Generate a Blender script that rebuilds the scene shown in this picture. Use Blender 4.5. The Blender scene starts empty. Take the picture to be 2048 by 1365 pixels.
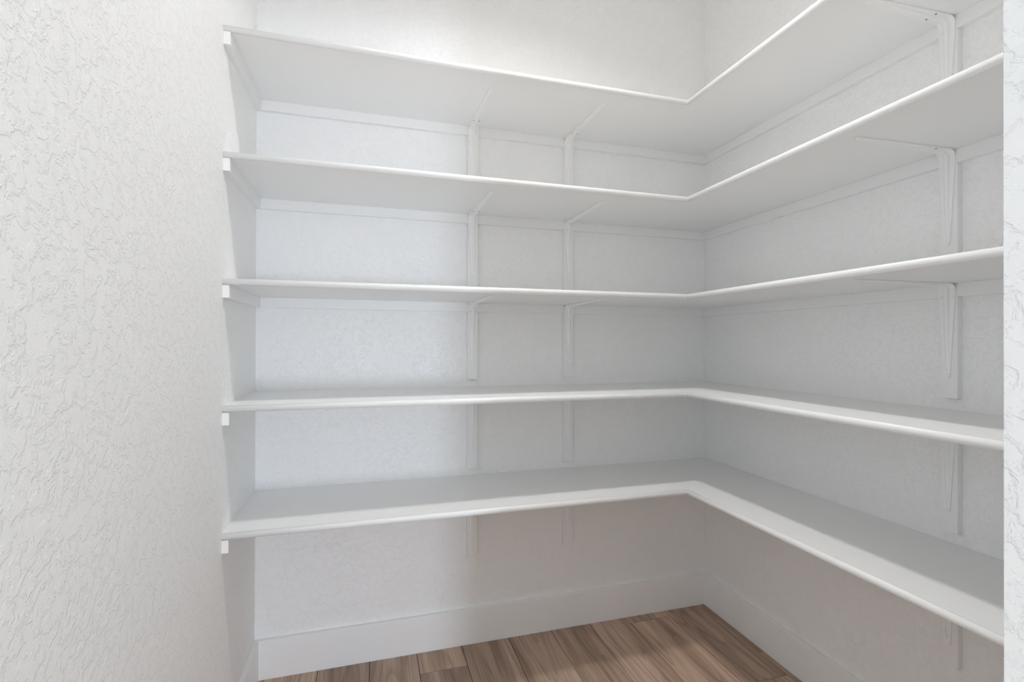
import bpy, bmesh, math, random
from mathutils import Vector, Matrix

# ------------------------------------------------------------------ camera, world, light, exposure
scene = bpy.context.scene
COL = scene.collection
EYE = 1.21                       # camera height; every size below is in metres
F_PX, YAW, PITCH, ROLL = 976.65, math.radians(16.137), math.radians(0.179), math.radians(-0.124)

cam_data = bpy.data.cameras.new('camera')
cam = bpy.data.objects.new('camera', cam_data)
COL.objects.link(cam)
cam_data.sensor_fit = 'HORIZONTAL'
cam_data.sensor_width = 36.0
cam_data.lens = F_PX / 2048.0 * 36.0
cam_data.clip_start = 0.02
_f = Vector((math.sin(YAW), math.cos(YAW), 0))
_r = Vector((math.cos(YAW), -math.sin(YAW), 0))
_z = Vector((0, 0, 1))
F = _f * math.cos(PITCH) + _z * math.sin(PITCH)
U = -_f * math.sin(PITCH) + _z * math.cos(PITCH)
R = _r * math.cos(ROLL) - U * math.sin(ROLL)
U = _r * math.sin(ROLL) + U * math.cos(ROLL)
m = Matrix((R, U, -F)).transposed().to_4x4()
m.translation = Vector((0, 0, EYE))
cam.matrix_world = m
scene.camera = cam

world = bpy.data.worlds.new('world')
scene.world = world
world.use_nodes = True
bg = world.node_tree.nodes['Background']
bg.inputs['Color'].default_value = (0.80, 0.90, 1.0, 1)
bg.inputs['Strength'].default_value = 1.0

LAMP_POWER = 240.0               # radiance of the pantry lamp's diffuser
LAMP_COLOR = (1.0, 0.992, 0.972)
WINDOW_POWER = 78.0             # daylight standing in the glazed door of the room outside
WINDOW_COLOR = (0.73, 0.84, 1.0)
FILL_POWER = 95.0                # ambient fill from a window added to the outer room's side wall
FILL_COLOR = (0.66, 0.87, 1.0)

vs = scene.view_settings
vs.view_transform = 'Standard'
vs.look = 'None'
vs.exposure = 0.25
vs.gamma = 1.0
vs.use_curve_mapping = False
scene.cycles.max_bounces = 12
scene.cycles.diffuse_bounces = 8
scene.cycles.glossy_bounces = 4
scene.cycles.adaptive_threshold = 0.03
scene.cycles.use_light_tree = False
scene.cycles.caustics_reflective = False
scene.cycles.caustics_refractive = False

# ------------------------------------------------------------------ sizes
D, XR, XL = 1.943, 1.500, -0.397          # back, right and left wall faces
YF = 0.246                                # inner face of the wall with the doorway
WT = 0.12                                 # wall thickness
CEIL = 2.90
DOOR_L, DOOR_R, DOOR_H = -0.36, 0.45, 2.05
SW_B, SW_R = 0.418, 0.398                 # shelf depths, nosing included
SHELF_MID = [2.0877, 1.7338, 1.3789, 1.0224, 0.6660]
T = 0.019
NR = T / 2
CL_T, CL_H = 0.0175, 0.036
BB_T, BB_H = 0.016, 0.1405
HALL_L, HALL_R, HALL_B = -2.4, 3.2, -5.0  # the room outside the doorway


# ------------------------------------------------------------------ materials
def new_mat(name):
    mt = bpy.data.materials.new(name)
    mt.use_nodes = True
    nt = mt.node_tree
    return mt, nt, nt.nodes['Principled BSDF']


def node(nt, kind, **kw):
    n = nt.nodes.new(kind)
    for k, v in kw.items():
        if k in n.inputs:
            n.inputs[k].default_value = v
        else:
            setattr(n, k, v)
    return n


def mat_wall():
    mt, nt, b = new_mat('knockdown_paint')
    L = nt.links.new
    tc = node(nt, 'ShaderNodeTexCoord')
    # broad plateaus flattened by the knife, with a ragged rim
    n1 = node(nt, 'ShaderNodeTexNoise', Scale=40.0, Detail=5.0, Roughness=0.66, Distortion=0.3)
    L(tc.outputs['Object'], n1.inputs['Vector'])
    r1 = node(nt, 'ShaderNodeMapRange', interpolation_type='SMOOTHSTEP')
    r1.inputs['From Min'].default_value = 0.46
    r1.inputs['From Max'].default_value = 0.56
    L(n1.outputs['Fac'], r1.inputs['Value'])
    n2 = node(nt, 'ShaderNodeTexNoise', Scale=240.0, Detail=1.0, Roughness=0.6)
    L(tc.outputs['Object'], n2.inputs['Vector'])
    mul = node(nt, 'ShaderNodeMath', operation='MULTIPLY')
    mul.inputs[1].default_value = 0.45
    L(n2.outputs['Fac'], mul.inputs[0])
    add = node(nt, 'ShaderNodeMath', operation='ADD')
    L(r1.outputs['Result'], add.inputs[0])
    L(mul.outputs[0], add.inputs[1])
    bump = node(nt, 'ShaderNodeBump', Strength=0.70, Distance=0.0011)
    L(add.outputs[0], bump.inputs['Height'])
    L(bump.outputs['Normal'], b.inputs['Normal'])
    b.inputs['Base Color'].default_value = (0.945, 0.944, 0.939, 1)
    b.inputs['Roughness'].default_value = 0.48
    b.inputs['Specular IOR Level'].default_value = 0.45
    return mt


def mat_paint(name, col, rough, bump_scale=None, bump_dist=0.0002):
    mt, nt, b = new_mat(name)
    L = nt.links.new
    b.inputs['Base Color'].default_value = (*col, 1)
    b.inputs['Roughness'].default_value = rough
    if bump_scale:
        tc = node(nt, 'ShaderNodeTexCoord')
        n1 = node(nt, 'ShaderNodeTexNoise', Scale=bump_scale, Detail=3.0)
        L(tc.outputs['Object'], n1.inputs['Vector'])
        bump = node(nt, 'ShaderNodeBump', Strength=0.4, Distance=bump_dist)
        L(n1.outputs['Fac'], bump.inputs['Height'])
        L(bump.outputs['Normal'], b.inputs['Normal'])
    return mt


def mat_wood():
    mt, nt, b = new_mat('laminate_wood')
    L = nt.links.new
    tc = node(nt, 'ShaderNodeTexCoord')
    oi = node(nt, 'ShaderNodeObjectInfo')
    # every plank samples another stretch of the wood
    off = node(nt, 'ShaderNodeVectorMath', operation='SCALE')
    off.inputs[0].default_value = (7.3, 19.1, 3.7)
    L(oi.outputs['Random'], off.inputs['Scale'])
    ad = node(nt, 'ShaderNodeVectorMath', operation='ADD')
    L(tc.outputs['Object'], ad.inputs[0])
    L(off.outputs[0], ad.inputs[1])
    mp = node(nt, 'ShaderNodeMapping')
    mp.inputs['Scale'].default_value = (6.5, 0.62, 1.0)
    L(ad.outputs[0], mp.inputs['Vector'])
    field = node(nt, 'ShaderNodeTexNoise', Scale=1.0, Detail=2.0, Roughness=0.45, Distortion=0.25)
    L(mp.outputs[0], field.inputs['Vector'])
    # growth rings: contour lines of the field
    mulr = node(nt, 'ShaderNodeMath', operation='MULTIPLY')
    mulr.inputs[1].default_value = 15.0
    L(field.outputs['Fac'], mulr.inputs[0])
    fr = node(nt, 'ShaderNodeMath', operation='FRACT')
    L(mulr.outputs[0], fr.inputs[0])
    ring = node(nt, 'ShaderNodeMapRange', interpolation_type='SMOOTHERSTEP')
    ring.inputs['From Min'].default_value = 0.45
    ring.inputs['From Max'].default_value = 1.0
    L(fr.outputs[0], ring.inputs['Value'])
    # fine fibres
    mp2 = node(nt, 'ShaderNodeMapping')
    mp2.inputs['Scale'].default_value = (210.0, 5.0, 1.0)
    L(ad.outputs[0], mp2.inputs['Vector'])
    fib = node(nt, 'ShaderNodeTexNoise', Scale=1.0, Detail=4.0, Roughness=0.6)
    L(mp2.outputs[0], fib.inputs['Vector'])
    # broad light and dark streaks
    mp3 = node(nt, 'ShaderNodeMapping')
    mp3.inputs['Scale'].default_value = (15.0, 0.8, 1.0)
    L(ad.outputs[0], mp3.inputs['Vector'])
    st = node(nt, 'ShaderNodeTexNoise', Scale=1.0, Detail=3.0, Roughness=0.55)
    L(mp3.outputs[0], st.inputs['Vector'])
    ramp = node(nt, 'ShaderNodeValToRGB')
    e = ramp.color_ramp.elements
    e[0].position, e[0].color = 0.30, (0.34, 0.232, 0.168, 1)
    e[1].position, e[1].color = 0.70, (0.70, 0.525, 0.405, 1)
    k = ramp.color_ramp.elements.new(0.5)
    k.color = (0.53, 0.375, 0.278, 1)
    L(st.outputs['Fac'], ramp.inputs['Fac'])
    mx = node(nt, 'ShaderNodeMix', data_type='RGBA', blend_type='MULTIPLY')
    mr = node(nt, 'ShaderNodeMath', operation='MULTIPLY')
    mr.inputs[1].default_value = 0.34
    L(ring.outputs['Result'], mr.inputs[0])
    L(mr.outputs[0], mx.inputs[0])
    L(ramp.outputs['Color'], mx.inputs[6])
    mx.inputs[7].default_value = (0.42, 0.34, 0.30, 1)
    mf = node(nt, 'ShaderNodeMapRange')
    mf.inputs['From Min'].default_value = 0.3
    mf.inputs['From Max'].default_value = 0.7
    mf.inputs['To Min'].default_value = 0.78
    mf.inputs['To Max'].default_value = 1.18
    L(fib.outputs['Fac'], mf.inputs['Value'])
    mo = node(nt, 'ShaderNodeMapRange')
    mo.inputs['To Min'].default_value = 0.74
    mo.inputs['To Max'].default_value = 1.14
    L(oi.outputs['Random'], mo.inputs['Value'])
    mm = node(nt, 'ShaderNodeMath', operation='MULTIPLY')
    L(mf.outputs['Result'], mm.inputs[0])
    L(mo.outputs['Result'], mm.inputs[1])
    sc = node(nt, 'ShaderNodeVectorMath', operation='SCALE')
    L(mx.outputs[2], sc.inputs[0])
    L(mm.outputs[0], sc.inputs['Scale'])
    L(sc.outputs[0], b.inputs['Base Color'])
    b.inputs['Roughness'].default_value = 0.42
    bump = node(nt, 'ShaderNodeBump', Strength=0.25, Distance=0.0003)
    L(fib.outputs['Fac'], bump.inputs['Height'])
    L(bump.outputs['Normal'], b.inputs['Normal'])
    return mt


def mat_emit(name, col, power):
    mt, nt, b = new_mat(name)
    b.inputs['Base Color'].default_value = (0.9, 0.9, 0.9, 1)
    b.inputs['Emission Color'].default_value = (*col, 1)
    b.inputs['Emission Strength'].default_value = power
    return mt


def mat_glass():
    mt, nt, b = new_mat('pane_glass')
    nt.nodes.remove(b)
    out = nt.nodes['Material Output']
    tr = node(nt, 'ShaderNodeBsdfTransparent')
    gl = node(nt, 'ShaderNodeBsdfGlossy', Roughness=0.02)
    fr = node(nt, 'ShaderNodeFresnel', IOR=1.45)
    mx = node(nt, 'ShaderNodeMixShader')
    nt.links.new(fr.outputs[0], mx.inputs[0])
    nt.links.new(tr.outputs[0], mx.inputs[1])
    nt.links.new(gl.outputs[0], mx.inputs[2])
    nt.links.new(mx.outputs[0], out.inputs['Surface'])
    return mt


M_WALL = mat_wall()
M_CEIL = mat_paint('ceiling_paint', (0.955, 0.955, 0.952), 0.7, 90.0, 0.0006)
M_TRIM = mat_paint('trim_paint', (0.94, 0.939, 0.933), 0.36, 240.0, 0.00012)
M_SHELF = mat_paint('shelf_paint', (0.905, 0.904, 0.899), 0.38, 300.0, 0.00012)
M_STEEL = mat_paint('painted_steel', (0.93, 0.93, 0.924), 0.40, 500.0, 0.0001)
M_HALL = mat_paint('hall_paint', (0.93, 0.93, 0.925), 0.6)
M_DARK = mat_paint('dark_hole', (0.06, 0.055, 0.05), 0.8)
M_SUB = mat_paint('subfloor', (0.05, 0.035, 0.025), 0.9)
M_WOOD = mat_wood()
M_DIFF = mat_emit('lamp_diffuser', LAMP_COLOR, 2.0)
M_DIFF.cycles.emission_sampling = 'NONE'
M_GLASS = mat_glass()


# ------------------------------------------------------------------ builders
def link(name, bm, mat, parent=None, smooth=False):
    me = bpy.data.meshes.new(name)
    bmesh.ops.recalc_face_normals(bm, faces=bm.faces)
    bm.to_mesh(me)
    bm.free()
    me.materials.append(mat)
    if smooth:
        for p in me.polygons:
            p.use_smooth = True
    o = bpy.data.objects.new(name, me)
    COL.objects.link(o)
    o.parent = parent
    return o


def share(name, me, parent, mtx):
    o = bpy.data.objects.new(name, me)
    COL.objects.link(o)
    o.parent = parent
    o.matrix_local = mtx
    return o


def box(bm, x0, x1, y0, y1, z0, z1):
    v = [bm.verts.new(p) for p in ((x0, y0, z0), (x1, y0, z0), (x1, y1, z0), (x0, y1, z0),
                                   (x0, y0, z1), (x1, y0, z1), (x1, y1, z1), (x0, y1, z1))]
    for f in ((0, 3, 2, 1), (4, 5, 6, 7), (0, 1, 5, 4), (1, 2, 6, 5), (2, 3, 7, 6), (3, 0, 4, 7)):
        bm.faces.new([v[i] for i in f])


def boxes(name, lst, mat, parent=None, bevel=0.0):
    bm = bmesh.new()
    for b in lst:
        box(bm, *b)
    if bevel:
        bmesh.ops.bevel(bm, geom=list(bm.edges), offset=bevel, segments=2, affect='EDGES', profile=0.6)
    return link(name, bm, mat, parent)


def struct(o, label=None, cat=None):
    o['kind'] = 'structure'
    if label:
        o['label'] = label
        o['category'] = cat
    return o


def thing(name, loc, label, cat, group=None):
    o = bpy.data.objects.new(name, None)
    COL.objects.link(o)
    o.location = loc
    o.empty_display_size = 0.05
    o['label'] = label
    o['category'] = cat
    if group:
        o['group'] = group
    return o


def cyl(bm, c, axis, r0, r1, h, seg=24):
    """a frustum from c along axis"""
    axis = Vector(axis).normalized()
    a = axis.orthogonal().normalized()
    b = axis.cross(a)
    rings = []
    for r, t in ((r0, 0), (r1, h)):
        rings.append([bm.verts.new(Vector(c) + axis * t + (a * math.cos(2 * math.pi * i / seg) + b * math.sin(2 * math.pi * i / seg)) * r) for i in range(seg)])
    for i in range(seg):
        j = (i + 1) % seg
        bm.faces.new((rings[0][i], rings[0][j], rings[1][j], rings[1][i]))
    bm.faces.new(rings[0][::-1])
    bm.faces.new(rings[1])


# ------------------------------------------------------------------ the room
struct(boxes('wall_back', [(XL - WT, XR + WT, D, D + WT, 0, CEIL)], M_WALL),
       'white knockdown textured back wall behind the shelves', 'wall')
struct(boxes('wall_left', [(XL - WT, XL, YF, D, 0, CEIL)], M_WALL),
       'white knockdown textured wall at the left ends of the shelves', 'wall')
struct(boxes('wall_right', [(XR, XR + WT, YF, D, 0, CEIL)], M_WALL),
       'white textured side wall carrying the right run of shelves', 'wall')
Y0 = YF - WT
struct(boxes('wall_front', [(HALL_L - WT, DOOR_L, Y0, YF, 0, CEIL), (DOOR_R, HALL_R + WT, Y0, YF, 0, CEIL),
                            (DOOR_L, DOOR_R, Y0, YF, DOOR_H, CEIL)], M_WALL),
       'white textured doorway edge framing the pantry opening', 'wall')
struct(boxes('ceiling', [(HALL_L - WT, HALL_R + WT, HALL_B - WT, D + WT, CEIL, CEIL + 0.1)], M_CEIL),
       'white ceiling over pantry and hall', 'ceiling')
# the room outside the doorway, which the daylight crosses
struct(boxes('wall_hall_left', [(HALL_L - WT, HALL_L, HALL_B, Y0, 0, CEIL)], M_HALL), 'white wall of the outer room', 'wall')
# window openings: wall axis, span along the wall, sill, head, daylight
aL, aR, aB, aT = 0.50, 1.10, 0.05, 1.05         # in the far wall of the outer room
bL, bR, bB, bT = -1.15, -0.15, 0.35, 2.40       # in its right wall, opening for the added fill window
B0, B1 = HALL_B - WT, HALL_B
struct(boxes('wall_hall_back', [(HALL_L - WT, aL, B0, B1, 0, CEIL), (aR, HALL_R + WT, B0, B1, 0, CEIL),
                                (aL, aR, B0, B1, 0, aB), (aL, aR, B0, B1, aT, CEIL)], M_HALL),
       'white far wall of the outer room', 'wall')
C0, C1 = HALL_R, HALL_R + WT
struct(boxes('wall_hall_right', [(C0, C1, HALL_B, bL, 0, CEIL), (C0, C1, bR, Y0, 0, CEIL),
                                 (C0, C1, bL, bR, 0, bB), (C0, C1, bL, bR, bT, CEIL)], M_HALL),
       'white right wall of the outer room', 'wall')


def window(n, mtx, w, h, power, color, label):
    """local frame: x along the wall, z up, y = 0 in the glass plane, room on the +y side"""
    f = 0.045
    win = struct(boxes('window_%d' % n, [(-w / 2, -w / 2 + f, -0.025, 0.025, 0, h), (w / 2 - f, w / 2, -0.025, 0.025, 0, h),
                                         (-w / 2 + f, w / 2 - f, -0.025, 0.025, 0, f), (-w / 2 + f, w / 2 - f, -0.025, 0.025, h - f, h)], M_TRIM),
                 label, 'window')
    win.matrix_world = mtx
    boxes('pane', [(-w / 2 + f, w / 2 - f, -0.003, 0.003, f, h - f)], M_GLASS, win)
    ld = bpy.data.lights.new('window_daylight', 'AREA')
    ld.shape = 'RECTANGLE'
    ld.size, ld.size_y = w - 2 * f, h - 2 * f
    ld.energy, ld.color = power, color  # daylight for the first window, added ambient fill for the second
    lo = bpy.data.objects.new('window_daylight', ld)
    COL.objects.link(lo)
    lo.matrix_world = mtx @ Matrix.Translation((0, 0.03, h / 2)) @ Matrix.Rotation(math.radians(90), 4, 'X')


window(1, Matrix.Translation(((aL + aR) / 2, HALL_B - 0.05, aB)), aR - aL, aT - aB, WINDOW_POWER, WINDOW_COLOR,
       'narrow white framed window of the outer room')
window(2, Matrix.Translation((HALL_R + 0.05, (bL + bR) / 2, bB)) @ Matrix.Rotation(math.pi / 2, 4, 'Z'), bR - bL, bT - bB,  # added out of view to brighten the outer room and fill the pantry
       FILL_POWER, FILL_COLOR, 'wide white framed window of the outer room')

# floor: a dark subfloor with planks laid on it, their tops at z = 0
floor = struct(boxes('floor', [(HALL_L, HALL_R, HALL_B, Y0, -0.06, -0.010), (XL, XR, YF, D, -0.06, -0.010),
                               (DOOR_L, DOOR_R, Y0, YF, -0.06, -0.010)], M_SUB),
               'brown wood plank floor of the pantry', 'floor')
rng = random.Random(4)
SEAMS = [-0.365, -0.183, -0.001, 0.176, 0.353, 0.545, 0.732, 0.907, 1.080, 1.275, 1.465]
PLANK = 1.22


def plank(x0, x1, y0, y1):
    g = 0.0009
    bm = bmesh.new()
    cx, cy = (x0 + x1) / 2, (y0 + y1) / 2
    hx, hy = (x1 - x0) / 2 - g, (y1 - y0) / 2 - g
    box(bm, -hx, hx, -hy, hy, -0.010, 0.0)
    top = [e for e in bm.edges if all(v.co.z > -0.001 for v in e.verts)]
    bmesh.ops.bevel(bm, geom=top, offset=0.0012, segments=1, affect='EDGES')
    o = link('plank', bm, M_WOOD, floor)
    o.location = (cx, cy, 0)


cols = [(XL, SEAMS[0])] + list(zip(SEAMS[:-1], SEAMS[1:])) + [(SEAMS[-1], XR)]
joint = {4: 1.806, 9: 1.884, 11: 1.57}      # where a board end shows, by column
for i, (a, b) in enumerate(cols):
    j = joint.get(i)
    start = j if j is not None else D + rng.uniform(0.1, 0.9)
    ys = [D]
    y = start
    while y > YF + 0.02:
        if y < D:
            ys.append(y)
        y -= PLANK
    ys.append(YF)
    for y1, y0 in zip(ys[:-1], ys[1:]):
        if y1 - y0 > 0.004:
            plank(a, b, y0, y1)
# doorway strip and the outer room, same boards
bounds = [SEAMS[2] + 0.183 * k for k in range(-14, 19)]
bounds = [v for v in bounds if HALL_L < v < HALL_R]
bounds = [HALL_L] + bounds + [HALL_R]
for a, b in zip(bounds[:-1], bounds[1:]):
    y = Y0
    first = rng.uniform(0.3, PLANK)
    while y > HALL_B + 0.02:
        plank(a, b, max(HALL_B, y - first), y)
        y -= first
        first = PLANK
for a, b in zip([DOOR_L] + SEAMS[1:5], SEAMS[1:5] + [DOOR_R]):
    plank(a, b, Y0, YF)

# baseboards
for nm, lst, lab in (
        ('baseboard_back', (XL, XR, D - BB_T, D, 0.0, BB_H), 'white flat baseboard along the back wall'),
        ('baseboard_left', (XL, XL + BB_T, YF, D - BB_T, 0.0, BB_H), 'white flat baseboard along the left wall'),
        ('baseboard_right', (XR - BB_T, XR, YF, D - BB_T, 0.0, BB_H), 'white flat baseboard along the right wall')):
    struct(boxes(nm, [lst], M_TRIM, bevel=0.0016), lab, 'baseboard')


# ------------------------------------------------------------------ shelves
def nosing(name, path_pts, dirs, parent, z):
    """half-round edge: path_pts are the two inner-line ends, dirs the outward offset at each end (mitre included)"""
    bm = bmesh.new()
    n = 12
    rings = []
    for p, d in zip(path_pts, dirs):
        ring = []
        for i in range(n + 1):
            a = -math.pi / 2 + math.pi * i / n
            ring.append(bm.verts.new((p[0] + d[0] * NR * math.cos(a), p[1] + d[1] * NR * math.cos(a), z + NR * math.sin(a))))
        rings.append(ring)
    for i in range(n):
        bm.faces.new((rings[0][i], rings[0][i + 1], rings[1][i + 1], rings[1][i]))
    bm.faces.new((rings[0][n], rings[0][0], rings[1][0], rings[1][n]))
    bm.faces.new(rings[0])
    bm.faces.new(rings[1])
    o = link(name, bm, M_SHELF, parent)
    for p in o.data.polygons:
        p.use_smooth = len(p.vertices) == 4
    return o


YE, XE = D - SW_B + NR, XR - SW_R + NR          # where board meets nosing
for k, zm in enumerate(SHELF_MID):
    lab = ['topmost white L-shaped pantry shelf with rounded front edge',
           'white L-shaped pantry shelf, second down from the top',
           'middle white L-shaped pantry shelf of the five, near eye height',
           'white L-shaped pantry shelf, second up from the floor',
           'lowest white L-shaped pantry shelf, above the baseboard'][k]
    s = thing('pantry_shelf', (0, D, zm - T / 2), lab, 'shelf', 'pantry shelves')
    s.matrix_world = Matrix.Translation((0, D, zm - T / 2))
    oz = -(zm - T / 2)
    def put(o):
        o.location = (0, -D, oz)
        return o
    z0, z1 = zm - T / 2, zm + T / 2
    put(boxes('board', [(XL, XR, YE, D, z0, z1)], M_SHELF, s))
    put(boxes('board', [(XE, XR, YF, YE, z0, z1)], M_SHELF, s))
    put(nosing('nosing', [(XL, YE), (XE, YE)], [(0, -1), (-1, -1)], s, zm))
    put(nosing('nosing', [(XE, YE), (XE, YF)], [(-1, -1), (-1, 0)], s, zm))
    c0, c1 = z0 - CL_H, z0
    where = ['the topmost shelf', 'the second shelf down', 'the middle shelf', 'the second lowest shelf', 'the lowest shelf'][k]
    for (x0, x1, y0, y1), side in (((XL, XL + CL_T, D - SW_B + 0.004, D), 'short white cleat on the left wall under '),
                                   ((XL + CL_T, XR - CL_T, D - CL_T, D), 'long white cleat along the back wall under '),
                                   ((XR - CL_T, XR, YF, D), 'white cleat along the right side wall under ')):
        cx, cy = (x0 + x1) / 2, (y0 + y1) / 2
        c = boxes('shelf_cleat', [(x0 - cx, x1 - cx, y0 - cy, y1 - cy, 0, CL_H)], M_SHELF, bevel=0.0008)
        c.location = (cx, cy, c0)
        c['label'] = side + where
        c['category'] = 'cleat'
        c['group'] = 'cleats under the pantry shelves'


# ------------------------------------------------------------------ brackets
# local frame: x sideways, y out from the wall (negative y leaves the wall), z up; origin at the
# wall-side corner where the leg face meets the underside of the shelf
R_BEND, SH = 0.019, 0.0028


def path(leg, arm):
    """samples (out, z, normal_out, normal_z, s) from the leg tip to the arm tip, along the wall/shelf side"""
    pts = []
    n = 14
    for i in range(n + 1):
        z = -leg + (leg - R_BEND) * i / n
        pts.append((0.0, z, 1.0, 0.0))
    for i in range(1, 9):
        a = math.pi / 2 * i / 8
        c = (R_BEND, -R_BEND)
        pts.append((c[0] - R_BEND * math.cos(a), c[1] + R_BEND * math.sin(a), math.cos(a), -math.sin(a)))
    for i in range(1, n + 3):
        o = R_BEND + (arm - R_BEND) * i / (n + 2)
        pts.append((o, 0.0, 0.0, -1.0))
    out = []
    s = 0.0
    for i, p in enumerate(pts):
        if i:
            s += math.hypot(p[0] - pts[i - 1][0], p[1] - pts[i - 1][1])
        out.append((*p, s))
    return out


def lerp(a, b, t):
    t = max(0.0, min(1.0, t))
    return a + (b - a) * t


def bracket_meshes(leg, arm):
    P = path(leg, arm)
    total = P[-1][4]
    corner = leg - R_BEND * 0.3

    def half_width(s):
        d = abs(s - corner)
        side = corner if s < corner else total - corner
        w = lerp(0.0195, 0.0065, (d - 0.028) / (side - 0.028))
        e = min(s, total - s)                      # rounded tips
        if e < 0.007:
            w = min(w, 0.0065 * math.sqrt(max(0.02, 1 - (1 - e / 0.007) ** 2)))
        return w

    # extra samples at the tips so that the round ends read
    def refine(P):
        q = [P[0]]
        for a, b in zip(P[:-1], P[1:]):
            m = 6 if (a is P[0] or b is P[-1]) else 1
            for i in range(1, m + 1):
                t = i / m
                q.append(tuple(a[j] + (b[j] - a[j]) * t for j in range(5)))
        return q
    Q = refine(P)
    bm = bmesh.new()
    rows = []
    for (o, z, no, nz, s) in Q:
        w = half_width(s)
        rows.append([bm.verts.new((x, -(o + no * h), z + nz * h)) for x, h in ((-w, 0), (w, 0), (w, SH), (-w, SH))])
    for a, b in zip(rows[:-1], rows[1:]):
        for i in range(4):
            j = (i + 1) % 4
            bm.faces.new((a[i], a[j], b[j], b[i]))
    bm.faces.new(rows[0])
    bm.faces.new(rows[-1][::-1])
    bmesh.ops.recalc_face_normals(bm, faces=bm.faces)
    plate = bpy.data.meshes.new('bracket_plate')
    bm.to_mesh(plate)
    bm.free()
    plate.materials.append(M_STEEL)

    # stamped rib, deepest in the bend
    bm = bmesh.new()
    rows = []
    n = 6
    for (o, z, no, nz, s) in Q:
        e = min(s - 0.014, total - 0.014 - s)
        if e < 0:
            continue
        d = abs(s - corner)
        side = corner if s < corner else total - corner
        hw = lerp(0.0072, 0.0040, d / side)
        hh = lerp(0.0105, 0.0034, d / (side * 0.75))
        if e < 0.004:
            hh *= 0.35
            hw *= 0.6
        row = []
        for i in range(n + 1):
            a = math.pi * i / n
            h = SH * 0.5 + hh * math.sin(a)
            row.append(bm.verts.new((hw * math.cos(a), -(o + no * h), z + nz * h)))
        rows.append(row)
    for a, b in zip(rows[:-1], rows[1:]):
        for i in range(n):
            bm.faces.new((a[i], a[i + 1], b[i + 1], b[i]))
    bm.faces.new(rows[0])
    bm.faces.new(rows[-1][::-1])
    bmesh.ops.recalc_face_normals(bm, faces=bm.faces)
    rib = bpy.data.meshes.new('rib')
    bm.to_mesh(rib)
    bm.free()
    rib.materials.append(M_STEEL)
    for p in rib.polygons:
        p.use_smooth = True
    return plate, rib


def screw_mesh():
    bm = bmesh.new()
    cyl(bm, (0, 0, 0), (0, -1, 0), 0.0042, 0.0036, 0.0011, 12)
    cyl(bm, (0, -0.0011, 0), (0, -1, 0), 0.0036, 0.0014, 0.0009, 12)
    bmesh.ops.recalc_face_normals(bm, faces=bm.faces)
    me = bpy.data.meshes.new('screw')
    bm.to_mesh(me)
    bm.free()
    me.materials.append(M_STEEL)
    return me


def hole_mesh():
    bm = bmesh.new()
    cyl(bm, (0, 0, 0), (0, -1, 0), 0.0024, 0.0024, 0.0003, 10)
    me = bpy.data.meshes.new('screw_hole')
    bm.to_mesh(me)
    bm.free()
    me.materials.append(M_DARK)
    return me


def board_mesh(w, h):
    bm = bmesh.new()
    box(bm, -w / 2, w / 2, -CL_T, 0, -h, 0)
    bmesh.ops.bevel(bm, geom=list(bm.edges), offset=0.0008, segments=1, affect='EDGES')
    me = bpy.data.meshes.new('backing_board')
    bm.to_mesh(me)
    bm.free()
    me.materials.append(M_SHELF)
    return me


ME_STD = bracket_meshes(0.252, 0.322)
ME_TALL = bracket_meshes(0.303, 0.262)
ME_SCREW, ME_HOLE = screw_mesh(), hole_mesh()
BOARD_DROP = 0.306
ME_BOARD = board_mesh(0.042, BOARD_DROP - CL_H)


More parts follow.
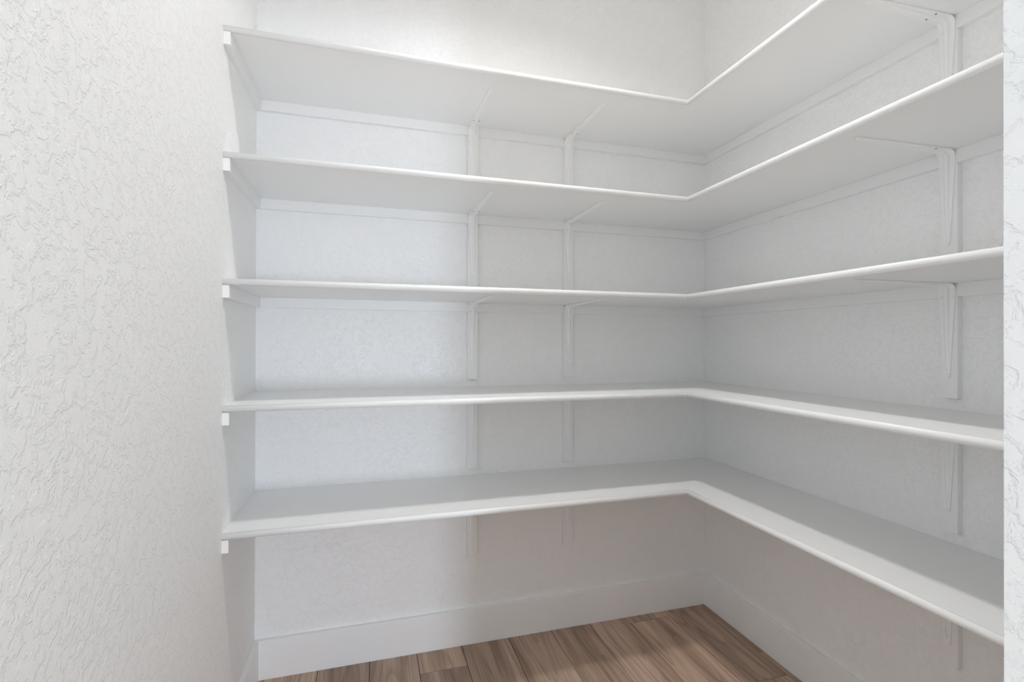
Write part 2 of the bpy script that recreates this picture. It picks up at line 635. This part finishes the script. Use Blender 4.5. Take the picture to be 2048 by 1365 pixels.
def bracket(wall, pos, shift, k, label):
    """wall 'back' or 'right'; pos = board centre along the wall; shift = bracket offset from the board"""
    z = SHELF_MID[k] - T / 2
    b = thing('shelf_bracket', (0, 0, 0), label, 'bracket', 'shelf brackets')
    if wall == 'back':
        b.matrix_world = Matrix.Translation((pos, D, z))
    else:
        b.matrix_world = Matrix.Translation((XR, pos, z)) @ Matrix.Rotation(-math.pi / 2, 4, 'Z')
    tall = wall == 'back' and k == 4
    plate, rib = ME_TALL if tall else ME_STD
    leg, arm = (0.303, 0.262) if tall else (0.252, 0.322)
    share('backing_board', ME_BOARD, b, Matrix.Translation((0, 0, -CL_H)))
    base = Matrix.Translation((shift, -CL_T - 0.0004, -0.0004))
    share('bracket_plate', plate, b, base)
    share('rib', rib, b, base)
    for sx, sz in ((-0.0125, -0.036), (0.0125, -0.036), (0.0, -(leg - 0.008))):
        share('screw', ME_SCREW, b, base @ Matrix.Translation((sx, -SH, sz)))
    up = Matrix.Rotation(math.pi / 2, 4, 'X')       # screws facing down on the arm
    share('screw', ME_SCREW, b, base @ Matrix.Translation((0, -(arm - 0.008), -SH)) @ up)
    for sx in (-0.0115, 0.0115):
        share('screw_hole', ME_HOLE, b, base @ Matrix.Translation((sx, -0.060, -SH)) @ up)
    return b


ORD = ['the topmost shelf', 'the second shelf down', 'the middle shelf', 'the second lowest shelf', 'the lowest shelf']
for k in range(5):
    bracket('back', 0.393, 0.001, k, 'white bracket on back wall under %s, away from the corner' % ORD[k])
for k in range(5):
    bracket('back', 0.807, 0.001, k, 'white bracket on back wall under %s, nearer the corner' % ORD[k])
for k in range(5):
    bracket('right', 0.929, -0.002, k, 'white bracket on right side wall under %s' % ORD[k])


# ------------------------------------------------------------------ lamps
def disc_lamp(loc, label, mat, r=0.075):
    t = thing('ceiling_lamp', loc, label, 'lamp')
    bm = bmesh.new()
    n = 40
    prof = [(r, -0.004), (r + 0.004, -0.061), (r + 0.008, -0.064), (r + 0.020, -0.061), (r + 0.034, -0.004), (r + 0.034, 0.0), (r, 0.0)]
    rings = [[bm.verts.new((pr * math.cos(2 * math.pi * i / n), pr * math.sin(2 * math.pi * i / n), pz)) for i in range(n)] for pr, pz in prof]
    for a, b in zip(rings, rings[1:] + rings[:1]):
        for i in range(n):
            bm.faces.new((a[i], a[(i + 1) % n], b[(i + 1) % n], b[i]))
    link('trim_ring', bm, M_TRIM, t)
    bm = bmesh.new()
    cyl(bm, (0, 0, -0.012), (0, 0, 1), r, r, 0.010, n)
    link('diffuser', bm, mat, t)
    ld = bpy.data.lights.new('lamp_light', 'AREA')
    ld.shape = 'DISK'
    ld.size = 2 * r - 0.002
    ld.energy = LAMP_POWER * math.pi * math.pi * r * r      # same radiance over the disc
    ld.color = LAMP_COLOR
    lo = bpy.data.objects.new('lamp_light', ld)
    COL.objects.link(lo)
    lo.parent = t
    lo.location = (0, 0, -0.0135)
    return t


disc_lamp((0.46, 1.00, CEIL), 'round white flush ceiling lamp lighting the pantry', M_DIFF)
